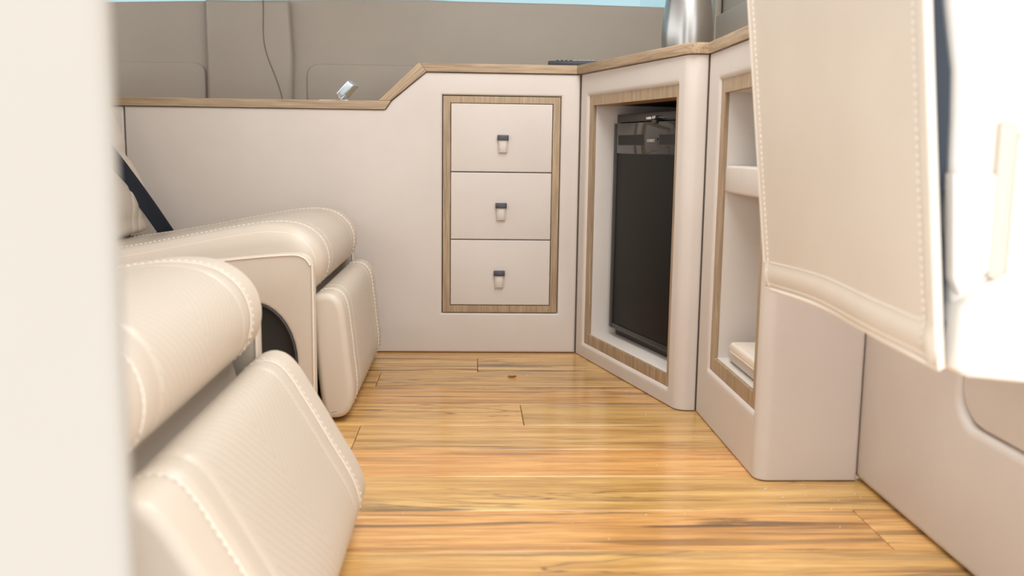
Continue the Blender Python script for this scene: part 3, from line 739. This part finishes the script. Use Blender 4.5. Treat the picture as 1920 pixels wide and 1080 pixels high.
bmesh.ops.recalc_face_normals(bm, faces=bm.faces)
flap = link('back_flap', from_bm(bm), M['flap'], fs, smooth=60, label='cream leather flap with stitched hem')
def fline(pts): return [(fx(s, fz0(s)+t*(1.1-fz0(s)))-bump_(s, t)-.0004, .80+.49*s, fz0(s)+t*(1.1-fz0(s))) for s, t in pts]
L1 = fline([(.03+.955*i/30, .050) for i in range(31)]); L2 = fline([(.02+.965*i/30, .010) for i in range(31)])
L3 = fline([(.048, .02+.97*i/30) for i in range(31)]); L4 = fline([(.97, .02+.97*i/30) for i in range(31)])
for L_ in (L1, L2, L3, L4): link('stitching', stitches_me(L_, None, .0045, .003, .0009), M['thread'], flap)
eL = [(fx(s, fz0(s)+t*.73)-.001, .80+.49*s, fz0(s)+t*.73) for s, t in [(0, 1-i/20) for i in range(20)]+[(i/20, .0) for i in range(21)]+[(1, i/20) for i in range(1, 21)]]
link('piping', tube_me(eL, .003, 8), M['pipe'], flap)
# navy fabric seen in the gap
rgt = [(.345, 1.05), (.384, .70), (.387, .675), (.398, .62), (.4005, .58), (.402, .53), (.3995, .50), (.4035, .48), (.408, .45), (.409, .41), (.4175, .39), (.4175, .385)]
lft = [(fx(0, z)+.0065, z) for z in (.385, .5, .68, .95, 1.05)]
prism('fabric_lining', [(x+.006, z) for x, z in rgt]+lft, M['denim'], fs, XZ(.815), .40, .001, label='dark navy fabric lining')
# seat back body and its side parts (sunlit)
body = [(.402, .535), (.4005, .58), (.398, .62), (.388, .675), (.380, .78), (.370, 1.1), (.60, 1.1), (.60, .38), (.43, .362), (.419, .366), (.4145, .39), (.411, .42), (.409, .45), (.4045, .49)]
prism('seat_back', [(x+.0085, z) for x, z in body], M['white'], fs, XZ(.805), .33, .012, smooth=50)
pk = [(.401, .534), (.4475, .5345)]+[(.4475, .47)]+[(.4395+.008*math.cos(math.radians(a)), .463-.012*math.sin(math.radians(a))) for a in (0, 30, 60, 90)]+[(.425, .443), (.415, .43), (.408, .445), (.4045, .49)]
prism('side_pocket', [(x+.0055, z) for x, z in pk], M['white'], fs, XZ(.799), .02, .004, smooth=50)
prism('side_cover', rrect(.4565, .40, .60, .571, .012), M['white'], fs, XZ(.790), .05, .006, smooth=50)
prism('hinge_strap', rrect(.4425, .445, .4575, .578, .004), M['seat'], fs, XZ(.797), .012, .002, label='beige strap between pocket and cover')
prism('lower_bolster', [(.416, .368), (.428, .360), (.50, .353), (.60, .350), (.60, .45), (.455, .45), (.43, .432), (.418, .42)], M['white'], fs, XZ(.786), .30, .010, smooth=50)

# ================================================================= crumbs on the floor
bm = bmesh.new()
bmesh.ops.create_icosphere(bm, subdivisions=2, radius=1, matrix=Matrix.Diagonal((.011, .004, .003, 1)))
for v in bm.verts: v.co += Vector((random.uniform(-1, 1)*.0012, random.uniform(-1, 1)*.0012, random.uniform(-1, 1)*.0006)); v.co.y += 25*v.co.x**2
o = link('leaf_fragment', from_bm(bm), plain('rusty_brown', (.30, .11, .03), .6), None, Matrix.Translation((.103, 2.278, .003)), smooth=60)
o['label'] = 'tiny rusty brown leaf fragment on the floor in front of the drawers'; o['category'] = 'leaf'
bm = bmesh.new()
spots = [(.13, 2.50), (.14, 2.30), (.30, 2.15), (.37, 1.95), (.33, 1.62), (.45, 1.66), (.20, 1.30), (.155, 1.16), (.42, 1.40), (.60, 1.50), (.59, 1.45), (.55, 1.34), (.50, 1.50), (.64, 1.42), (.63, 1.46), (.36, 2.14), (.48, 1.57), (.44, 1.80), (.31, 2.42), (.18, 2.38)]
for k in range(46): spots.append((random.uniform(-.1, .6), random.uniform(1.2, 2.5)) if k < 18 else (random.choice([.48, .52, .56, .60, .64])+random.uniform(-.02, .01), random.uniform(1.40, 1.53)))
for x, y in spots:
    if x > .63 or (x > .47 and y > 1.535) or (y > 1.95 and x > .28+(2.56-y)*.24): continue
    r = random.uniform(.0006, .0013); bmesh.ops.create_icosphere(bm, subdivisions=1, radius=r, matrix=Matrix.Translation((x, y, r*.8)))
o = link('crumbs', from_bm(bm), plain('pale_crumb', (.75, .68, .58), .6), None, smooth=60)
o['kind'] = 'stuff'; o['label'] = 'pale crumbs and dust specks scattered over the plank floor'; o['category'] = 'crumbs'
